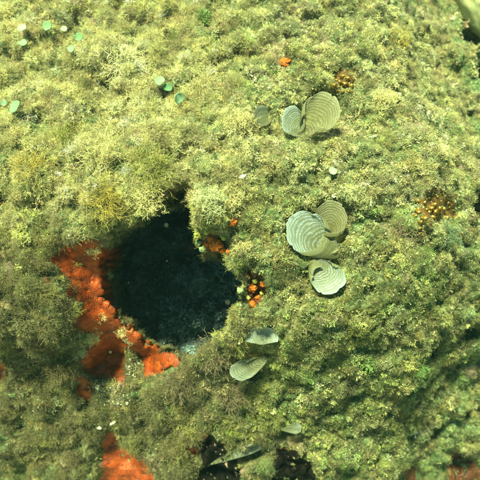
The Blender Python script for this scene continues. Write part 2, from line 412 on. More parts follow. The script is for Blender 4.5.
# ------------------------------------------------------------------ templates for turf
def tube(pts, rad, V, F, T, t0, t1, k=3):
    pts = np.asarray(pts); n = len(pts); base = len(V)
    d = np.gradient(pts, axis=0); d /= np.maximum(np.linalg.norm(d, axis=1, keepdims=True), 1e-9)
    ref = np.array([.31, .77, .55]); u = np.cross(d, ref); u /= np.maximum(np.linalg.norm(u, axis=1, keepdims=True), 1e-9); v = np.cross(d, u)
    for i in range(n):
        r = rad*(1-.55*i/(n-1))
        for j in range(k):
            a = 2*math.pi*j/k; V.append(pts[i]+r*(math.cos(a)*u[i]+math.sin(a)*v[i])); T.append(t0+(t1-t0)*i/(n-1))
    for i in range(n-1):
        for j in range(k):
            a = base+i*k+j; b = base+i*k+(j+1) % k; F.append((a, b, b+k, a+k))
def walk(p, d, L, n, curl, g):
    pts = [np.array(p, float)]; d = np.array(d, float)
    for i in range(n):
        d = d + g.normal(0, curl, 3); d /= np.linalg.norm(d); pts.append(pts[-1]+d*L/n)
    return pts, d
def hemi(g, spread):
    a = g.uniform(0, 2*math.pi); z = g.uniform(math.cos(spread), 1); s = math.sqrt(1-z*z); return np.array([s*math.cos(a), s*math.sin(a), z])
def t_filament(seed, n=26, rad=.016, spread=1.35, curl=.34, br=2, L0=.6, foot=.22):
    g = np.random.default_rng(seed); V, F, T = [], [], []
    for _ in range(n):
        d = hemi(g, spread); L = g.uniform(L0, 1.05); p0 = np.array([g.normal(0, foot), g.normal(0, foot), -.1])
        pts, _e = walk(p0, d, L, 5, curl, g); tube(pts, rad, V, F, T, 0, 1)
        for _b in range(br):
            i = g.integers(1, 5); dd = (pts[i]-pts[i-1])/np.linalg.norm(pts[i]-pts[i-1])+g.normal(0, .6, 3); dd /= np.linalg.norm(dd)
            q, _e = walk(pts[i], dd, L*g.uniform(.25, .5), 3, curl*1.1, g); tube(q, rad*.75, V, F, T, i/5, 1)
    return np.array(V), F, np.array(T)
def t_coralline(seed, n=9, rad=.04, lev=3):
    g = np.random.default_rng(seed); V, F, T = [], [], []
    def grow(p, d, L, r, l):
        q, e = walk(p, d, L, 3, .28, g); tube(q, r, V, F, T, 1-(l+1)/(lev+1), 1-l/(lev+1), 4)
        if l > 0:
            for s in range(g.integers(2, 4)):
                dd = e+g.normal(0, .62, 3); dd /= np.linalg.norm(dd); grow(q[-1], dd, L*g.uniform(.6, .85), r*.8, l-1)
    for _ in range(n):
        grow(np.array([g.normal(0, .2), g.normal(0, .2), -.1]), hemi(g, 1.25), g.uniform(.28, .42), rad, lev-1)
    return np.array(V), F, np.array(T)
def t_leafy(seed, n=24, w_=.13):
    g = np.random.default_rng(seed); V, F, T = [], [], []
    for _ in range(n):
        d = hemi(g, 1.3); q, e = walk([g.normal(0, .2), g.normal(0, .2), -.1], d, g.uniform(.5, 1), 5, .3, g)
        s = np.cross(d, g.normal(0, 1, 3)); s /= np.linalg.norm(s); b = len(V)
        for i, p in enumerate(q):
            ww = w_*(.35+.9*math.sin(math.pi*(.12+.75*i/5)))*g.uniform(.8, 1.2)/2; s = s+g.normal(0, .2, 3); s /= np.linalg.norm(s)
            V += [p-s*ww, p+s*ww]; T += [i/5, i/5]
        for i in range(5): a = b+2*i; F.append((a, a+1, a+3, a+2))
    return np.array(V), F, np.array(T)
ICO_V = None
def ico():
    global ICO_V, ICO_F
    if ICO_V is None:
        f = (1+5**.5)/2
        v = np.array([(-1, f, 0), (1, f, 0), (-1, -f, 0), (1, -f, 0), (0, -1, f), (0, 1, f), (0, -1, -f), (0, 1, -f), (f, 0, -1), (f, 0, 1), (-f, 0, -1), (-f, 0, 1)], float)
        ICO_V = v/np.linalg.norm(v, axis=1, keepdims=True)
        ICO_F = [(0, 11, 5), (0, 5, 1), (0, 1, 7), (0, 7, 10), (0, 10, 11), (1, 5, 9), (5, 11, 4), (11, 10, 2), (10, 7, 6), (7, 1, 8), (3, 9, 4), (3, 4, 2), (3, 2, 6), (3, 6, 8), (3, 8, 9), (4, 9, 5), (2, 4, 11), (6, 2, 10), (8, 6, 7), (9, 8, 1)]
    return ICO_V, ICO_F
def t_crust(seed, n=22):
    g = np.random.default_rng(seed); V, F, T = [], [], []; iv, ifc = ico()
    for _ in range(n):
        c = np.array([g.normal(0, .42), g.normal(0, .42), g.uniform(-.05, .28)]); s = g.uniform(.05, .17)*np.array([g.uniform(.6, 2), g.uniform(.6, 2), g.uniform(.5, 1.6)])
        b = len(V); qq, _r = np.linalg.qr(g.normal(0, 1, (3, 3))); jj = (iv*s*(1+g.normal(0, .3, (12, 1))))@qq+c
        V += list(jj); T += list(np.clip(jj[:, 2]*2, 0, 1)); F += [tuple(b+k for k in f) for f in ifc]
    return np.array(V), F, np.array(T)
def t_grain(seed):
    g = np.random.default_rng(seed); iv, ifc = ico(); v = iv*g.uniform(.6, 1.2, 3)*(1+g.normal(0, .15, (12, 1)))
    return v, list(ifc), np.ones(12)

def dirs(x, y, nrm, up=.35, jit=.35):
    d = nrm + np.array([0, -.12, .55])*up*2 + rng.normal(0, jit, nrm.shape)
    return d/np.linalg.norm(d, axis=1, keepdims=True)
def frames(d):
    r = rng.normal(0, 1, d.shape); u = np.cross(d, r); u /= np.linalg.norm(u, axis=1, keepdims=True); v = np.cross(d, u)
    return u, v                                        # columns u, v, d
def eulers(d):
    u, v = frames(d)
    return np.stack([np.arctan2(v[:, 2], d[:, 2]), np.arcsin(np.clip(-u[:, 2], -1, 1)), np.arctan2(u[:, 1], u[:, 0])], 1)
def scatter(name, label, tpls, x, y, scl, tint, mat, up=.35, jit=.35, sink=0.0):
    n = len(x); P = wpos(x, y, 1, -sink); nr = wnrm(x, y); rot = eulers(dirs(x, y, nr, up, jit))
    V, F, tip, vid, off = [], [], [], [], 0
    for i, (v, f, t_) in enumerate(tpls):
        V.append(v); F += [tuple(k+off for k in q) for q in f]; tip.append(t_); vid.append(np.full(len(v), i)); off += len(v)
    z = lambda k: np.zeros((off, k)) if k > 1 else np.zeros(off)
    o = mesh_np(name, np.concatenate(V+[P]), F, mat, smooth=True, attrs={
        'tip': np.concatenate(tip+[np.zeros(n)]).astype(float), 'vid': np.concatenate(vid+[np.zeros(n, int)]).astype(int),
        'tpl': np.concatenate([np.ones(off, int), np.zeros(n, int)]), 'rot': np.concatenate([z(3), rot]),
        'scl': np.concatenate([z(1), scl*S]), 'tint': np.concatenate([z(3), tint]), 'pick': np.concatenate([np.zeros(off, int), rng.integers(0, len(tpls), n)])})
    ng = bpy.data.node_groups.get('grow') or make_grow()
    md = o.modifiers.new('grow', 'NODES'); md.node_group = ng
    tag(o, label, name.split('_')[-1], kind='stuff'); return o
def make_grow():
    ng = bpy.data.node_groups.new('grow', 'GeometryNodeTree')
    ng.interface.new_socket('Geometry', in_out='INPUT', socket_type='NodeSocketGeometry'); ng.interface.new_socket('Geometry', in_out='OUTPUT', socket_type='NodeSocketGeometry')
    n = ng.nodes; gi = n.new('NodeGroupInput'); go = n.new('NodeGroupOutput')
    def na(nm, ty):
        a = n.new('GeometryNodeInputNamedAttribute'); a.data_type = ty; a.inputs['Name'].default_value = nm; return a.outputs['Attribute']
    sp = n.new('GeometryNodeSeparateGeometry'); sp.domain = 'POINT'
    spi = n.new('GeometryNodeSplitToInstances'); spi.domain = 'POINT'; ip = n.new('GeometryNodeInstanceOnPoints'); e2r = n.new('FunctionNodeEulerToRotation')
    L = ng.links.new
    L(gi.outputs[0], sp.inputs[0]); L(na('tpl', 'INT'), sp.inputs['Selection']); L(sp.outputs[0], spi.inputs[0]); L(na('vid', 'INT'), spi.inputs['Group ID'])
    L(sp.outputs[1], ip.inputs['Points']); L(spi.outputs[0], ip.inputs['Instance']); ip.inputs['Pick Instance'].default_value = True
    L(na('pick', 'INT'), ip.inputs['Instance Index']); L(na('rot', 'FLOAT_VECTOR'), e2r.inputs[0]); L(e2r.outputs[0], ip.inputs['Rotation']); L(na('scl', 'FLOAT'), ip.inputs['Scale'])
    L(ip.outputs[0], go.inputs[0]); return ng

# ---- which alga grows where (pigment by patch; light above and shade below painted in too)
SPC = {k: np.array(v) for k, v in dict(straw=(.56, .50, .24), olive=(.26, .27, .05), gold=(.42, .33, .06), brown=(.10, .065, .02), umber=(.10, .09, .035), mauve=(.17, .12, .08), green=(.10, .23, .04), cream=(.78, .75, .50), grey=(.44, .46, .26), teal=(.08, .15, .09)).items()}
def wts(x, y):
    n1 = fbm(x, y, 60, 3, 100); n2 = fbm(x, y, 45, 3, 110); n3 = fbm(x, y, 28, 3, 120); n4 = fbm(x, y, 16, 2, 130)
    left = sst(300, 120, x); up = sst(290, 170, y); low = 1-up; right = 1-left
    w_ = {}
    w_['straw'] = .05+.35*low*right+1.3*up*left+1.0*up+.9*n3
    w_['cream'] = -.02+1.3*np.exp(-((x-118)/38)**2-((y-52)/38)**2)+.75*n4*(up+.3)+.25*up
    w_['olive'] = .75+.45*low*right+.3*left+.8*n1
    w_['umber'] = .95*low+.8*n1*-1*low+.9*low*left  # dark pigment low and left, carrying part of the shade there
    w_['gold'] = .15+.2*up+.4*left*up+.9*n2
    w_['brown'] = .2+1.0*low*left+1.2*n4+.45*low
    w_['mauve'] = .05+.75*np.exp(-((x-215)/70)**2-((y-400)/50)**2)+.5*np.exp(-((x-410)/50)**2-((y-300)/60)**2)*1.3+.5*np.exp(-((x-262)/22)**2-((y-190)/30)**2)+.4*low*sst(.1, .5, -n1)+.45*low*left+.5*right*sst(0, .5, n1)
    w_['green'] = .1+.55*low*right+.9*np.exp(-((x-200)/60)**2-((y-15)/25)**2)+.9*n2*-1+.3*right
    w_['grey'] = .5*right+.7*n3*-1+.3*right*up
    w_['teal'] = .3*low+.5*sst(400, 470, x)+.7*n4*-1
    return w_
def tints(x, y, mul=1.0, bias=None):
    w_ = wts(x, y); ks = list(w_)
    W_ = np.stack([np.clip(w_[k]+rng.normal(0, .28, len(x))+(bias or {}).get(k, 0), 0, 9)**3.2 for k in ks], 1); W_ /= W_.sum(1, keepdims=True)+1e-9
    c = W_ @ np.stack([SPC[k] for k in ks])
    return np.clip(c*np.exp(rng.normal(-.08, .52, (len(x), 1)))*(1+rng.normal(0, .06, (len(x), 3)))*mul, .01, .8)
def spongesd(x, y):
    s = np.full(x.shape, -99.0)
    for P in SPONGE.values(): s = np.maximum(s, sdpoly(x, y, P))
    for P in DARK: s = np.maximum(s, sdpoly(x, y, P)+1.5)
    return s
# patches kept clear so that the things on them stay visible: (picture x, y, radius)
CLEAR = [(306, 232, 22), (336, 216, 15), (328, 280, 17), (320, 112, 20), (296, 120, 12), (432, 206, 19), (342, 84, 12), (262, 336, 16), (238, 374, 12), (246, 452, 8), (256, 290, 14), (232, 462, 10), (294, 430, 4),
         (478, 6, 22), (285, 63, 6), (22, 28, 3), (47, 27, 3), (64, 29, 3), (79, 37, 3), (71, 49, 3), (165, 85, 4), (179, 98, 4), (14, 108, 5), (332, 170, 5), (242, 177, 5), (214, 245, 13), (200, 240, 10), (252, 296, 8), (239, 290, 6)]
CLEARP = [(*at(a, b), r) for a, b, r in CLEAR]
def cand(n, margin=170):
    x = np.concatenate([rng.uniform(-20, 500, int(n*.72)), rng.uniform(-margin, 480+margin, int(n*.28*2.2))]); y = np.concatenate([rng.uniform(-20, 500, int(n*.72)), rng.uniform(-margin, 480+margin, int(n*.28*2.2))])
    # plan extends further where the face falls back
    return 240+(x-240)*1.16, 240+(y-240)*1.16
def bare(x, y): return sst(.12, .5, fbm(x, y, 24, 3, 180)+.12*sst(200, 330, x))
def base_mask(x, y, clear=1.0):
    k = (holesd(x, y) < 5)
    if clear == 1.0: k &= rng.random(len(x)) > .8*bare(x, y)
    s = spongesd(x, y)+3*gn(x/7, y/7, 140)
    k &= (s < 1)
    for cx, cy, r in CLEARP: k &= np.hypot(x-cx, y-cy) > r*clear
    return k
def cl(x, y):                                             # hummocks: 1 on the nodules, 0 in the creases
    wx = x+6*gn(x/17, y/17, 20); wy = y+6*gn(x/17, y/17, 21)
    return sst(.12, .62, 1.15-worley(wx, wy, 30, 12)*.6-worley(wx, wy, 13, 15)*.8)

left = lambda x: sst(330, 170, x)
# fine fluffy filaments
x, y = cand(15000); k = base_mask(x, y) & (rng.random(len(x)) < (.35+.65*left(x)+.3*sst(150, 60, y))*(.1+1.0*cl(x, y))); x, y = x[k], y[k]
scatter('filament_turf', 'fine fluffy olive turf of hair-like algae covering the reef', [t_filament(s) for s in range(2)]+[t_filament(60+s, 48, .0095, 1.4, .3, 2, .55, .3) for s in range(4)], x, y,
        rng.uniform(4.5, 10.5, len(x))*(.4+.75*cl(x, y))*(.75+.3*left(x)), tints(x, y), MTURF)
# short dense curly filaments: a felt between the fluff, darkened to deepen the shaded gaps
x, y = cand(34000); k = base_mask(x, y, .6) & (rng.random(len(x)) < .15+.85*cl(x, y)); x, y = x[k], y[k]
scatter('felt_turf', 'short curly felt of brown and green algae on the rock', [t_filament(20+s, 20, .028, 1.45, .6, 1, .5, .35) for s in range(4)], x, y,
        rng.uniform(2.5, 5.5, len(x)), tints(x, y, .75, {'brown': .3, 'green': .15}), MTURF, .2, .6)
# stubby branching coralline algae
x, y = cand(17000); k = base_mask(x, y) & (rng.random(len(x)) < (.35+.65*sst(-.2, .4, fbm(x, y, 40, 2, 150)))*(.12+.88*cl(x, y))); x, y = x[k], y[k]
scatter('coralline_turf', 'pale stubby branching coralline algae among the turf', [t_coralline(s, 11, .03, 3) for s in range(5)], x, y,
        rng.uniform(3.5, 8, len(x))*(.7+.5*cl(x, y)), tints(x, y, 1.15, {'straw': .5, 'grey': .4, 'green': -.2}), MTURF, .3, .5)
# small leafy blades, tint darkened to deepen the shade between tufts
x, y = cand(7000); k = base_mask(x, y) & (rng.random(len(x)) < .15+.85*sst(0, .35, fbm(x, y, 35, 2, 160))); x, y = x[k], y[k]
scatter('leafy_turf', 'small leafy green and brown algae blades in the turf', [t_leafy(s) for s in range(4)], x, y,
        rng.uniform(3, 6.5, len(x)), tints(x, y, .8, {'green': .6, 'brown': .2, 'teal': .2}), MTURF, .3, .5)
# lumpy encrusting algae
x, y = cand(11000); k = base_mask(x, y, .5) & (rng.random(len(x)) < (.2+.7*(1-left(x))+.2*sst(300, 400, y))*(.2+.8*cl(x, y))); x, y = x[k], y[k]
scatter('crustose_algae', 'lumpy pale encrusting algae on the rock', [t_crust(s) for s in range(4)], x, y,
        rng.uniform(2, 4.6, len(x)), tints(x, y, 1.0, {'grey': .5, 'straw': .3, 'green': .2}), MTURF, 0, .3)
# fringe of tufts at the rim of the hole and over the edges of the sponge
x, y = cand(42000, 10); hs = holesd(x, y); s = spongesd(x, y)
k = (((hs > -7) & (hs < 10) & (s < 2) & (rng.random(len(x)) < .6)) | ((s > -3) & (s < 5) & (hs < 3) & (rng.random(len(x)) < .34*(gn(x/14, y/14, 170) > -.1)+.04)))
x, y = x[k], y[k]
scatter('rim_turf', 'ragged fringe of pale turf hanging at the rim of the hole', [t_coralline(30+s, 7, .03) for s in range(3)]+[t_filament(40+s, 18, .02) for s in range(3)], x, y,
        rng.uniform(3, 7, len(x)), tints(x, y, 1.0, {'straw': .4, 'gold': .3}), MTURF, .3, .5)
# thin growth inside the cave; tint paints light at lower right, shade elsewhere
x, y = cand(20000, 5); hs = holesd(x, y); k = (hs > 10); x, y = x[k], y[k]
scatter('cave_crust', 'crust and small growths on the walls inside the hole, light and shade put into their tint', [t_crust(50+s) for s in range(3)], x, y,
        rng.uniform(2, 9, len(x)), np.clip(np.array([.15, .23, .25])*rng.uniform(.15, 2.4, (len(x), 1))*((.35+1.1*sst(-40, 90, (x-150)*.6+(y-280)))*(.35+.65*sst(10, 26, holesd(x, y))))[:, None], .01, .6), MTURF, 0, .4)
# pale sand grains, shell grit and small bubbles caught in the growth
x, y = cand(10000); k = (holesd(x, y) < 2) & (spongesd(x, y) < 3); x, y = x[k], y[k]
scatter('shell_grit', 'tiny pale grains of sand and shell caught in the turf', [t_grain(s) for s in range(4)], x, y,
        rng.uniform(.25, .8, len(x))*np.where(rng.random(len(x)) < .06, 1.7, 1), np.array([.42, .42, .30])*rng.uniform(.3, 1.2, (len(x), 1)), MTURF, 0, 1, -2.5)
# speckled crust of pale grains round the two pits in the sponge
px_, py_ = [], []
for cx, cy, rr, nn in ((132, 364, 8, 110), (106, 392, 13, 240), (120, 402, 12, 120), (100, 385, 6, 50)):
    q = at(cx, cy); px_.append(rng.normal(q[0], rr*.6, nn)); py_.append(rng.normal(q[1], rr*.6, nn))
x = np.concatenate(px_); y = np.concatenate(py_)
scatter('speckled_crust', 'black and white speckled crust of tiny barnacles and grit', [t_grain(s) for s in range(4)], x, y,
        rng.uniform(.7, 2.2, len(x)), np.where(rng.random((len(x), 1)) < .35, np.array([.34, .34, .24]), np.array([.02, .02, .015]))*rng.uniform(.6, 1.1, (len(x), 1)), MTURF, 0, 1, -2)

# ------------------------------------------------------------------ single bushes of algae
def bush_mesh(kind, seed, mat):
    if kind == 'fluff': v, f, t_ = t_filament(seed, 170, .011, 1.5, .33, 3, .55, .3)
    elif kind == 'coral': v, f, t_ = t_coralline(seed, 46, .017, 4)
    else: v, f, t_ = t_leafy(seed, 150, .06)
    return mesh_np('frond', v, f, mat, attrs={'tip': t_.astype(float)}, lnk=False)
BM = {}
def bush(px, py, size, kind, colname, label, name='algae_tuft', cat='alga tuft', group='bushy algae tufts on the reef'):
    key = (kind, colname)
    if key not in BM: BM[key] = bush_mesh(kind, 900+len(BM), m_bush('frond_'+colname, tuple(SPC[colname]*(1.1 if colname != 'green' else 1))))
    o = bpy.data.objects.new(name, BM[key]); link(o)
    qx, qy = at(px, py, size*.35); x = np.array([qx]); y = np.array([qy])
    d = wnrm(x, y, 6)+np.array([[0, -.35, .4]]); d /= np.linalg.norm(d); u, v = frames(d); P = wpos(x, y, 1, -1)[0]
    M = Matrix(((u[0][0], v[0][0], d[0][0], 0), (u[0][1], v[0][1], d[0][1], 0), (u[0][2], v[0][2], d[0][2], 0), (0, 0, 0, 1)))
    o.matrix_world = Matrix.Translation(tuple(P)) @ M @ Matrix.Scale(size*S, 4)
    tag(o, label, cat, group); return o
for a in [
  (210, 200, 18, 'coral', 'grey', 'pale bushy algae tuft hanging over the upper right rim of the hole'),
  (232, 200, 17, 'coral', 'straw', 'straw coloured algae tuft right of the pale tuft above the hole'),
  (243, 248, 14, 'coral', 'straw', 'pale yellow algae tuft right of the orange sponge lumps on the hole rim'),
  (125, 60, 26, 'fluff', 'cream', 'brightest pale fluffy algae tuft in the upper left of the reef'),
  (135, 92, 20, 'coral', 'straw', 'pale rounded algae tuft just below the brightest tuft, left of the green wineglass caps'),
  (200, 85, 24, 'fluff', 'straw', 'large fluffy pale tuft right of the three green caps'),
  (238, 122, 20, 'coral', 'straw', 'straw tuft left of the small cupped peacock fan near the top'),
  (60, 140, 28, 'fluff', 'olive', 'wide feathery olive tuft on the left of the reef'),
  (30, 165, 24, 'fluff', 'gold', 'golden olive tuft near the left edge above the sponge'),
  (100, 150, 26, 'fluff', 'straw', 'light fluffy tuft halfway between the left edge and the peacock fans'),
  (150, 165, 26, 'fluff', 'olive', 'thick olive tuft directly above the dark hole'),
  (105, 200, 24, 'fluff', 'gold', 'golden tuft above the top end of the large orange sponge'),
  (145, 200, 20, 'coral', 'straw', 'spiky straw tuft at the top rim of the hole'),
  (32, 290, 20, 'fluff', 'umber', 'olive brown tuft at the left edge beside the orange fleck'),
  (20, 320, 20, 'coral', 'umber', 'dull tuft below the olive brown tuft at the left edge'),
  (88, 338, 14, 'coral', 'straw', 'small ragged tuft growing over the left edge of the large orange sponge'),
  (101, 315, 10, 'coral', 'straw', 'tiny pale tuft on the sponge at the left rim of the hole'),
  (122, 330, 12, 'coral', 'straw', 'tiny pale tuft on the sponge at the lower left rim of the hole'),
  (106, 276, 9, 'coral', 'straw', 'tiny tuft at the hole rim on the sponge, highest of the small rim tufts'),
  (107, 297, 8, 'coral', 'olive', 'tiny olive tuft at the left rim of the hole between two paler ones'),
  (128, 340, 8, 'coral', 'grey', 'tiny greyish tuft on the sponge just above the speckled crust'),
  (74, 262, 10, 'coral', 'olive', 'tuft overgrowing the upper end of the large orange sponge'),
  (92, 248, 11, 'coral', 'straw', 'straw tuft hanging down over the top of the large orange sponge'),
  (70, 312, 12, 'coral', 'olive', 'olive tuft leaning over the left edge of the large sponge halfway down'),
  (78, 352, 11, 'coral', 'grey', 'greyish tuft over the lower left edge of the large sponge'),
  (52, 400, 15, 'coral', 'grey', 'knobbly pale tuft in the shaded lower left'),
  (60, 370, 20, 'fluff', 'brown', 'dark brown tuft left of the small sponge patch'),
  (215, 355, 22, 'fluff', 'mauve', 'brownish feathery tuft below the lower right rim of the hole'),
  (180, 385, 24, 'fluff', 'mauve', 'brownish tuft below the right tip of the orange sponge'),
  (232, 396, 22, 'fluff', 'mauve', 'brownish tuft above the left black pit'),
  (150, 410, 20, 'fluff', 'umber', 'olive tuft below the orange sponge, left of the brownish tufts'),
  (405, 235, 20, 'coral', 'mauve', 'dull brown tuft just below the golden polyp colony'),
  (450, 235, 18, 'coral', 'teal', 'dark green tuft near the right edge below the polyp colony'),
  (400, 40, 18, 'coral', 'gold', 'golden tuft near the upper right above the brown hollow'),
  (385, 100, 20, 'coral', 'straw', 'straw tuft right of the small yellow polyp colony'),
  (174, 35, 10, 'leaf', 'green', 'vivid dark green leafy tuft near the top, right of the pale fluff'),
  (205, 16, 14, 'leaf', 'green', 'bright green tuft at the top edge right of the vivid green tuft'),
  (370, 365, 12, 'leaf', 'green', 'green leafy tuft in the lower right between the lumps'),
  (418, 372, 18, 'coral', 'green', 'yellow green tuft on the lower right hummock'),
]: bush(*a)

# ------------------------------------------------------------------ peacock's tail fans
FM = {'under': m_fan('fan_underside', (.22, .22, .12), (.13, .13, .035), .3), 'pale': m_fan('pale_fan', (.44, .54, .60), (.18, .20, .09), .45), 'olive': m_fan('olive_fan', (.40, .39, .26), (.19, .18, .07), .5), 'dull': m_fan('dull_fan', (.27, .32, .30), (.13, .14, .05), .45)}
def lobe(cx, cy, Rr, th0, th1, cup, lift, mat, grow=0.0, helix=0.0, tilt=(0, 0), wav=.05, name='fan', r0=.012, curlw=.13):
    """fan centre (picture), radius (plan units), angles from the picture's right, counter-clockwise"""
    qx, qy = at(cx, cy, lift); a0, b0, h0 = (v[0] for v in pos(np.array([qx]), np.array([qy]), 0))
    k = (D-S*(h0+lift))/D; a0 = 240+(cx-240)*k; b0 = 240+(cy-240)*k; Rr = Rr*k
    na, nr = 90, 34; s = np.linspace(0, 1, na)[:, None]; r = np.linspace(0, 1, nr)[None]
    th = np.radians(th0+(th1-th0)*s); ph = cx*.7
    edge = 1-.22*np.abs(2*s-1)**6+.018*np.sin(s*13+ph)+.012*gn(s*14+ph, s*0+cy, 5)
    Rt = Rr*(1+grow*(s-.5))*edge
    c0 = 1-curlw; rr = np.where(r < c0, r, c0+curlw*np.sin((r-c0)/curlw*2.2)/2.2)      # the margin rolls in
    hh = cup*(np.minimum(rr, 1)**2.1) + np.where(r > c0, curlw*Rr*.55*(1-np.cos((r-c0)/curlw*2.2))/2.2*1.2, 0)
    rad = (r0+(1-r0)*rr)*Rt
    dx = rad*np.cos(th); dy = -rad*np.sin(th)
    h = lift+hh+helix*(s-.5)*rr + wav*Rr*rr**1.5*(np.sin(th*3+ph)*.7+gn(s*6+ph, s*0, 6)*.6) + tilt[0]*dx+tilt[1]*dy + .05*np.sin(r*60)*(r > .2)
    _a, _b, hr = pos(a0+dx, b0+dy, .5); h = np.where(r > .35, np.logaddexp((h0+h)*.8, (hr+4.5)*.8)/.8-h0, h)
    P = loc2w(a0+dx, b0+dy, h0+h)
    ring = np.broadcast_to(r, (na, nr)).ravel(); arc = np.broadcast_to(s, (na, nr)).ravel()
    o = mesh_np(name, P.reshape(-1, 3), grid_faces(na, nr), FM[mat], attrs={'ring': ring.astype(float), 'arc': arc.astype(float)})
    m = o.modifiers.new('thickness', 'SOLIDIFY'); m.thickness = .0007; m.offset = 0
    return o, (a0, b0, h0, lift), P
MHOLD = m_plain('holdfast_brown', (.12, .09, .03), (.26, .22, .08), 200)
def fan(label, lobes, stalk=True):
    first = None
    res = [lobe(**l) for l in lobes]
    a0, b0, h0, lift = res[0][1]
    root = empty('peacock_fan', tuple(loc2w(a0, b0, h0)))
    for o, c, P in res: o.name = 'frond'; rebase(o, root)
    for o, (a, b, h, l), P in res:
        V, F, T = [], [], []
        p0 = loc2w(a+1.5, b+3.5, h-3); p1 = loc2w(a, b, h+l-.3); pm = (p0+p1)/2+np.array([.001, 0, -.001])
        tube([p0, pm, p1], 2.6*S, V, F, T, 0, 1, 7)
        st = mesh_np('holdfast', np.array(V), F, MHOLD); rebase(st, root)
    tag(root, label, 'peacock fan', "peacock's tail fans on the reef"); return root
def cup(ax, ay, cx, cy, Rr, H, th0, th1, spiral=0.0, ell=1.0, lift=2, mat='pale', seed=0, bowl=.62):
    """a funnel rolled from one blade: apex and centre of the open rim (picture), rim radius, rim height (plan units)"""
    qx, qy = at(ax, ay, lift); a0, b0, h0 = (v[0] for v in pos(np.array([qx]), np.array([qy]), 0))
    k = (D-S*(h0+lift))/D; a0 = 240+(ax-240)*k; b0 = 240+(ay-240)*k
    k2 = (D-S*(h0+lift+H))/D; ca, cb = 240+(cx-240)*k2, 240+(cy-240)*k2; Rr = Rr*k2
    na, nr = 110, 40; s = np.linspace(0, 1, na)[:, None]; t_ = np.linspace(0, 1, nr)[None]
    th = np.radians(th0+(th1-th0)*s)
    edge = 1-.16*np.abs(2*s-1)**8+.04*gn(s*7+seed, s*0+.3, 4)+.012*gn(s*31+seed, s*0+.3, 4)
    for q in range(4): edge = edge - (.05+.10*((seed*7+q*3) % 5)/5)*np.exp(-((s-((seed*.37+q*.231) % 1))/.011)**2)
    roll = sst(.84, 1, t_)
    rho = Rr*(t_**bowl)*(1+spiral*(s-.5)*t_)*(1+(edge-1)*t_**3)*(1-.10*roll)*(1+.03*np.sin(th*3+seed)*t_+.02*np.sin(th*7+seed*2)*t_**4)
    f = t_**.95
    A = a0+(ca-a0)*f+rho*np.cos(th); B = b0+(cb-b0)*f-rho*np.sin(th)*ell
    h = lift+H*(t_**1.5)*(1-.10*np.abs(2*s-1)**3)+spiral*9*(s-.5)*t_+.12*np.sin(t_*34)*t_ - roll*1.2 + .8*gn(s*5+seed, t_*1.5, 8)*t_
    _a, _b, hr = pos(A, B, .4); h = np.where(t_ > .3, np.logaddexp((h0+h)*.7, (hr+2.6)*.7)/.7-h0, h)
    P = loc2w(A, B, h0+h)
    ring = np.broadcast_to(t_, (na, nr)).ravel(); arc = np.broadcast_to(s, (na, nr)).ravel()
    o = mesh_np('frond', P.reshape(-1, 3), grid_faces(na, nr)[:, ::-1] if th1 > th0 else grid_faces(na, nr), FM[mat], attrs={'ring': ring.astype(float), 'arc': arc.astype(float)})
    o.data.materials.append(FM['under'])
    m = o.modifiers.new('thickness', 'SOLIDIFY'); m.thickness = .0005; m.offset = 0; m.material_offset = 1; m.material_offset_rim = 0
    return o, (a0, b0, h0, lift), P
def cupfan(label, cups):
    res = [cup(**c) for c in cups]; a0, b0, h0, lift = res[0][1]; root = empty('peacock_fan', tuple(loc2w(a0, b0, h0)))
    for o, (a, b, h, l), P in res:
        rebase(o, root); V, F, T = [], [], []; p0 = loc2w(a+2, b+3, h-3); p1 = loc2w(a-.3, b-.3, h+l+.6); tube([p0, (p0+p1)/2, p1], 2.0*S, V, F, T, 0, 1, 8)
        rebase(mesh_np('holdfast', np.array(V), F, MHOLD), root)
    tag(root, label, 'peacock fan', "peacock's tail fans on the reef"); return root
cupfan('largest peacock fan, a wide pale cup curling open to the left', [dict(ax=338, ay=256, cx=306, cy=232, Rr=23, H=13, th0=-10, th1=-345, spiral=.16, lift=5, mat='pale', seed=1)])
cupfan('rounded olive-centred peacock fan touching the right side of the largest fan', [dict(ax=326, ay=241, cx=331, cy=217, Rr=18.5, H=14, th0=-110, th1=205, spiral=-.14, lift=8, mat='olive', seed=4)])
cupfan('small bluish white peacock fan curled like a shell below the largest fan', [dict(ax=311, ay=260, cx=328, cy=279, Rr=19, H=9, th0=110, th1=430, spiral=.14, ell=.92, lift=5, mat='pale', seed=8, bowl=.7)])
cupfan('yellow-green peacock fan with two cupped fronds near the top centre', [
    dict(ax=304, ay=134, cx=322, cy=110, Rr=21, H=12, th0=-100, th1=190, spiral=-.12, lift=3, mat='olive', seed=11),
    dict(ax=303, ay=133, cx=293, cy=120, Rr=12.5, H=9, th0=-60, th1=255, spiral=.1, ell=1.25, lift=3, mat='pale', seed=15)])
cupfan('small faint cupped peacock fan left of the two-fronded fan near the top', [dict(ax=267, ay=127, cx=263, cy=115, Rr=10.5, H=9, th0=-20, th1=-300, spiral=.1, lift=5, mat='dull', seed=21)])
fan('whitish arched peacock fan right of the lower right rim of the hole', [dict(cx=262, cy=345, Rr=21, th0=12, th1=168, cup=2, lift=19, mat='pale', helix=2, tilt=(0, .34), wav=.05)])
cupfan('dull folded peacock fan below the arched one, its pale edge facing down left', [dict(ax=268, ay=358, cx=243, cy=371, Rr=15, H=8, th0=70, th1=290, spiral=.1, ell=.75, lift=6, mat='dull', seed=29)])
cupfan('narrow pale leaf-like fan between the two black pits at the bottom', [dict(ax=207, ay=466, cx=252, cy=447, Rr=9.5, H=5, th0=-70, th1=150, spiral=.1, ell=.85, lift=13, mat='dull', seed=33, bowl=.9)])
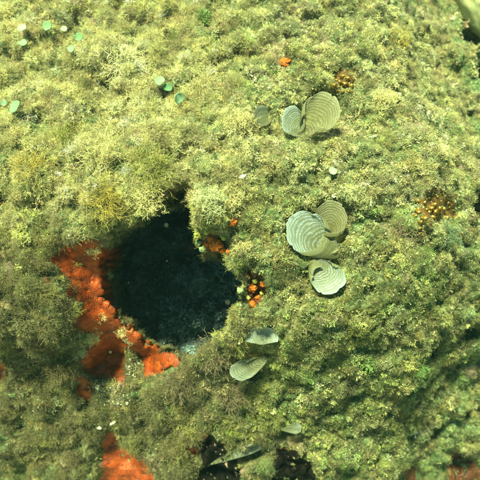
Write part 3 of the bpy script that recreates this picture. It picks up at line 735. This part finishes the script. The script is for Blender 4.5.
cupfan('small pale wedge-shaped fan above the right black pit', [dict(ax=281, ay=430, cx=296, cy=429, Rr=6.5, H=4, th0=-80, th1=130, spiral=.1, lift=8, mat='dull', seed=37, bowl=.8)])

# ------------------------------------------------------------------ mermaid's wineglasses
MCAP = m_plain('wineglass_green', (.09, .19, .09), (.17, .30, .16), 200, .5, .0003); MCAPW = m_plain('wineglass_white', (.13, .24, .14), (.24, .34, .22), 200, .5, .0003); MSTALK = m_plain('wineglass_stalk', (.3, .34, .18), (.5, .52, .3), 200)
def wineglass(cx, cy, r, bx, by, mat, label, stalk=True):
    qx, qy = at(bx, by); base = wpos(np.array([qx]), np.array([qy]))[0]
    a, b, h = (v[0] for v in pos(np.array([qx]), np.array([qy]))); hh = h+7+.35*math.hypot(cx-bx, cy-by)
    k = (D-S*hh)/D; top = loc2w(240+(cx-240)*k, 240+(cy-240)*k, hh); r = r*k
    root = empty('mermaids_wineglass', tuple(base))
    nrm = AN+rng.normal(0, .22, 3)+np.array([0, -.1, .45]); nrm /= np.linalg.norm(nrm); u = np.cross(nrm, AX); u /= np.linalg.norm(u); v = np.cross(nrm, u)
    V, F = [top], []; na = 56
    for i, q in enumerate((.1, .5, .8, 1.0)):
        for j in range(na):
            t_ = 2*math.pi*j/na; ray = .5+.5*math.cos(t_*28)
            rr = r*q*(1+.08*math.sin(2*t_+cx)+.05*math.sin(3*t_+cx*2)+.03*math.sin(4*t_+cx*5)) - (r*.06*ray if q == 1 else 0)
            V.append(top+S*(u*math.cos(t_)*rr+v*math.sin(t_)*rr+nrm*(r*.22*q*q-(1.0*ray*q if q > .4 else 0))))
    for j in range(na): F.append((0, 1+(j+1) % na, 1+j))
    for i in range(3):
        for j in range(na): a_ = 1+i*na+j; b_ = 1+i*na+(j+1) % na; F.append((a_, b_, b_+na, a_+na))
    c = mesh_np('cap', np.array(V), F, mat, smooth=True); m = c.modifiers.new('thickness', 'SOLIDIFY'); m.thickness = .0006; rebase(c, root)
    V, F, T = [], [], []; mid = (base+top)/2+np.array([.002, 0, .001]); tube([base-AN*.004, mid, top-nrm*1.3*S], .4*S, V, F, T, 0, 1, 6)
    rebase(mesh_np('stalk', np.array(V), F, MSTALK), root)
    tag(root, label, 'wineglass alga', "mermaid's wineglass algae"); return root
for a in [(22, 28, 4.6, 29, 42, MCAPW, 'leftmost pale green wineglass cap of the row in the upper left corner'),
          (47, 26, 4.6, 53, 46, MCAP, 'green wineglass cap on a long visible stalk, second of the upper left row'),
          (64, 29, 3.6, 68, 40, MCAPW, 'small whitish wineglass cap, third of the upper left row'),
          (79, 37, 4.2, 86, 60, MCAP, 'green wineglass cap at the right end of the upper left row, on a long stalk'),
          (71, 49, 3.8, 74, 55, MCAP, 'dim green wineglass cap below the gap in the upper left row'),
          (23, 43, 4.2, 27, 50, MCAP, 'faint green wineglass cap directly under the leftmost one'),
          (160, 81, 5.0, 163, 92, MCAP, 'green wineglass cap at the left of the group of three near the top'),
          (168, 87, 4.6, 170, 96, MCAP, 'green wineglass cap in the middle of the group of three'),
          (179, 98, 5.6, 181, 106, MCAPW, 'large whitish wineglass cap at the right of the group of three'),
          (15, 107, 6.6, 11, 116, MCAP, 'largest bright green wineglass cap near the left edge'),
          (4, 103, 3.4, 5, 110, MCAPW, 'small white cap at the left edge beside the largest green cap'),
          (333, 171, 4.2, 334, 176, MCAPW, 'lone pale green disc above the largest peacock fan')]:
    wineglass(*a)

# ------------------------------------------------------------------ lumps: sponges, pebbles, shells
def lump_np(seed, sub=14, amp=.22, sc_=(1, 1, 1)):
    g = np.random.default_rng(seed); na, nb = sub*2, sub
    V = [(0, 0, 1)]; 
    for i in range(1, nb):
        for j in range(na):
            t_ = math.pi*i/nb; p = 2*math.pi*j/na; V.append((math.sin(t_)*math.cos(p), math.sin(t_)*math.sin(p), math.cos(t_)))
    V.append((0, 0, -1)); V = np.array(V); F = []
    o = g.uniform(0, 50, 2); q = V[:, :2]*1.5+V[:, 2:]*.9
    f = 1+amp*fbm(q[:, 0]+o[0], q[:, 1]+o[1], .8, 3, seed % 40)+amp*.35*fbm(q[:, 0]*3+o[1], q[:, 1]*3+V[:, 2]*2, .8, 2, 7)
    V = V*f[:, None]*np.array(sc_)
    for j in range(na): F.append((0, 1+j, 1+(j+1) % na)); e = len(V)-1; b_ = 1+(nb-2)*na; F.append((e, b_+(j+1) % na, b_+j))
    for i in range(nb-2):
        for j in range(na): a_ = 1+i*na+j; b2 = 1+i*na+(j+1) % na; F.append((a_, a_+na, b2+na, b2))
    return V, F
def place_lump(name, px, py, r, mat, label, cat, group=None, up=1.5, sc_=(1, 1, .7), amp=.25, seed=None, parent=None, sub=12, spin=0):
    qx, qy = at(px, py, up); P = wpos(np.array([qx]), np.array([qy]), 1, up)[0]
    V, F = lump_np(seed if seed is not None else int(px*7+py), sub, amp, sc_)
    V = V*r*S; c, s = math.cos(spin), math.sin(spin); V = np.stack([V[:, 0]*c-V[:, 1]*s, V[:, 0]*s+V[:, 1]*c, V[:, 2]], 1)
    Wd = V[:, :1]*AX+V[:, 1:2]*AU+V[:, 2:3]*AN
    o = mesh_np(name, Wd, F, mat); o.location = tuple(P)
    if parent is None: tag(o, label, cat, group)
    return o
MYEL = m_plain('yellow_lump', (.24, .24, .04), (.4, .38, .1), 150, .5, .0008)
MOR2 = m_plain('orange_lump', (.26, .045, .004), (.50, .15, .015), 150, .5, .0012)
MPEB = m_plain('pale_green_pebble', (.10, .15, .06), (.25, .31, .15), 120, .5, .0008)
MYEL = m_plain('yellow_lump', (.24, .24, .04), (.4, .38, .1), 150, .5, .0008)
MWHT = m_plain('white_shell', (.4, .42, .34), (.6, .6, .5), 150, .4, .0004)
for a in [(285, 63, 6, MOR2, 'single orange-brown sponge ball in the upper middle of the reef'),
          (216, 245, 6.5, MOR2, 'bright orange sponge lump, the largest on the upper right rim of the hole'),
          (211, 239, 3.5, MOR2, 'small orange lump just above left of the largest lump on the hole rim'),
          (233, 222, 4, MOR2, 'orange lump half hidden under the pale tuft above the hole rim'),
          (191, 248, 3, MOR2, 'tiny orange lump overhanging the dark hole, leftmost on its right rim'),
          (252, 288, 4.5, MOR2, 'orange lump in the brown hollow right of the hole'),
          (252, 305, 4, MOR2, 'orange lump at the lower right rim of the hole'),
          (263, 284, 3.2, MOR2, 'small orange lump at the right end of the brown hollow'),
          (222, 250, 3.2, MOR2, 'orange lump below the largest lump on the hole rim, above the dark hole'),
          (201, 250, 2.6, MYEL, 'small yellow lump at the lower left of the rusty film on the hole rim'),
          (196, 241, 2.4, MYEL, 'tiny yellow lump at the left tip of the rusty film on the hole rim'),
          (206, 232, 2.4, MYEL, 'tiny yellow lump above the rusty film on the hole rim'),
          (257, 297, 3, MOR2, 'small orange lump low in the brown hollow right of the hole'),
          (246, 276, 2.6, MOR2, 'tiny orange lump at the upper end of the brown hollow'),
          (262, 293, 2.4, MYEL, 'tiny yellow lump in the middle of the brown hollow'),
          (255, 281, 2.4, MYEL, 'tiny yellow lump near the top of the brown hollow'),
          (248, 298, 2.2, MYEL, 'tiny yellow lump at the hole side of the brown hollow'),
          (224, 238, 2.6, MYEL, 'tiny yellow lump right above the largest orange lump'),
          (207, 244, 2.4, MOR2, 'tiny orange lump touching the left of the largest orange lump'),
          (228, 252, 2.4, MOR2, 'tiny orange lump below right of the largest orange lump'),
          (187, 205, 2.6, MOR2, 'tiny orange lump in the notch at the top of the hole')]:
    place_lump('sponge_lump', a[0], a[1], a[2], a[3], a[4], 'sponge', 'small orange sponge lumps', up=3.6, amp=.35, sub=16)
for a in [(198, 234, 4.2, MYEL, 'yellow-green pebble above the orange lumps on the hole rim'),
          (203, 249, 3.6, MPEB, 'pale pebble left of the largest orange lump on the hole rim'),
          (199, 243, 2.8, MPEB, 'small pale pebble between the yellow-green one and the orange lump'),
          (235, 278, 3, MPEB, 'pale greenish pebble at the right rim of the hole, highest of four'),
          (240, 291, 3.0, MPEB, 'pale greenish pebble at the right rim, second of four downwards'),
          (233, 300, 3, MYEL, 'yellowish pebble at the right rim, third of four downwards'),
          (239, 306, 2.8, MPEB, 'pale greenish pebble at the right rim, lowest of four'),
          (222, 278, 2.6, MYEL, 'tiny yellow pebble standing out into the dark hole'),
          (12, 393, 5, MPEB, 'greenish pebble below the orange patch at the left edge')]:
    place_lump('pebble', a[0], a[1], a[2], a[3], a[4], 'pebble', 'pebbles at the rim of the hole', up=2.4, amp=.55)
place_lump('shell_fragment', 242, 177, 4, MWHT, 'white shell fragment lying on the turf above the hole', 'shell', up=5, sc_=(1.1, .5, .3), spin=.4)
place_lump('shell_fragment', 113, 423, 4, MWHT, 'curved white shell piece above the bottom orange patch', 'shell', up=5, sc_=(1.2, .45, .3), spin=.5)
place_lump('shell_fragment', 99, 428, 3, MWHT, 'small white shell piece left of the curved one at the bottom', 'shell', up=4, sc_=(1, .7, .4))
place_lump('shell_fragment', 371, 202, 3.2, MWHT, 'thin upright white fragment left of the golden polyp colony', 'shell', up=4, sc_=(.35, 1.4, .3))

# ------------------------------------------------------------------ polyp colonies
MCB = m_plain('colony_brown', (.035, .018, .008), (.16, .08, .015), 160, .5, .0015); MPOL = m_plain('polyp_gold', (.08, .045, .008), (.24, .14, .022), 250, .95, .0008, .04); MTIP = m_plain('polyp_tip', (.30, .24, .07), (.45, .38, .15), 200, .95, .0003)
def colony(cx, cy, pts, poly, polyr, label):
    qx, qy = at(cx, cy, 3); P0 = wpos(np.array([qx]), np.array([qy]))[0]; root = empty('polyp_colony', tuple(P0))
    b = sheet('colony_base', cvp(poly), MCB, 4.5, pore=False); rebase(b, root)
    v1, f1 = lump_np(5, 10, .5, (1, 1, .9)); v2, f2 = lump_np(8, 7, .2, (1, 1, .8))
    W1 = v1[:, :1]*AX+v1[:, 1:2]*AU+v1[:, 2:3]*AN; W2 = v2[:, :1]*AX+v2[:, 1:2]*AU+v2[:, 2:3]*AN
    for i, (x, y) in enumerate(pts):
        r = polyr*1.15*random.uniform(.6, 1.25); x += random.uniform(-.8, .8); y += random.uniform(-.8, .8)
        qx, qy = at(x, y, 4); p = wpos(np.array([qx]), np.array([qy]), .1, 2.4)[0]
        o = mesh_np('polyp', W1*r*S*np.array([1, 1, random.uniform(.8, 1.1)]), f1, MPOL); o.parent = root; o.location = tuple(p-P0)
        t_ = mesh_np('polyp_tip', W2*r*.40*S, f2, MTIP); t_.parent = o; t_.location = tuple(AN*r*.83*S+AX*random.uniform(-.3, .3)*r*S+AU*random.uniform(0, .4)*r*S)
    tag(root, label, 'polyp colony'); return root
CP1 = [(413, 200), (420, 191), (432, 187), (444, 188), (452, 196), (455, 210), (452, 222), (441, 223), (431, 222), (428, 232), (421, 236), (417, 224), (414, 212)]
CP2 = [(328, 76), (336, 73), (348, 74), (356, 82), (353, 90), (343, 95), (334, 92), (329, 84)]
z6 = [(200, 140), (265, 145), (105, 190), (145, 190), (250, 190), (160, 235), (190, 232), (232, 235), (265, 230), (95, 280), (150, 290), (195, 285), (280, 285), (315, 250), (130, 350), (120, 378), (170, 320), (225, 160), (175, 165), (210, 205), (295, 200), (120, 235), (240, 270), (150, 215), (175, 255), (215, 255), (205, 290), (270, 175), (130, 310), (110, 255), (300, 225)]
colony(432, 208, [(400+a/6, 170+b/6) for a, b in z6], CP1, 2.5, 'brown colony of golden pale-tipped polyps near the right edge')
colony(342, 84, [(332, 78), (337, 80), (342, 77), (348, 79), (334, 85), (340, 86), (345, 84), (351, 86), (337, 91), (343, 92), (348, 91), (341, 82)], CP2, 2.2, 'small clump of yellow-orange polyps right above the two-fronded fan')

# ------------------------------------------------------------------ boulder at the upper right corner
MB = m_plain('boulder_olive', (.30, .31, .15), (.42, .42, .23), 60, .65, .0005)
bo = place_lump('smooth_boulder', 499, -6, 60, MB, 'smooth pale olive boulder showing at the upper right corner', 'boulder', up=30, sc_=(1, 1.25, .8), amp=.06, sub=40, spin=.5)

# ------------------------------------------------------------------ specks drifting in the water
V, F = [], []; iv, ifc = ico()
for _ in range(420):
    hh = rng.uniform(25, 380); q = iv*rng.uniform(.10, .34)*rng.uniform(.6, 1.4, 3)+np.array([rng.uniform(-60, 540), rng.uniform(-60, 540), hh])
    b_ = len(V)*1; V += list(loc2w(q[:, 0], q[:, 1], q[:, 2])); F += [tuple(b_+k for k in f) for f in ifc]
tag(mesh_np('drifting_specks', np.array(V), F, m_plain('speck', (.3, .32, .22), (.5, .5, .38))), kind='stuff')

# ------------------------------------------------------------------ the water's haze
bpy.ops.mesh.primitive_cube_add(size=1, location=(0, 0, 1.0)); hz = bpy.context.object; hz.name = 'haze'
hz.scale = (40, 40, 10); hz.location = (0, 0, 1.2)
m = bpy.data.materials.new('water_haze'); m.use_nodes = True; t = m.node_tree; t.nodes.clear()
pv = N(t, 'ShaderNodeVolumePrincipled'); pv.inputs['Color'].default_value = (.35, .80, .78, 1); pv.inputs['Density'].default_value = .015; pv.inputs['Anisotropy'].default_value = .3
o_ = N(t, 'ShaderNodeOutputMaterial'); t.links.new(pv.outputs[0], o_.inputs['Volume']); hz.data.materials.append(m)
tag(hz, kind='stuff')
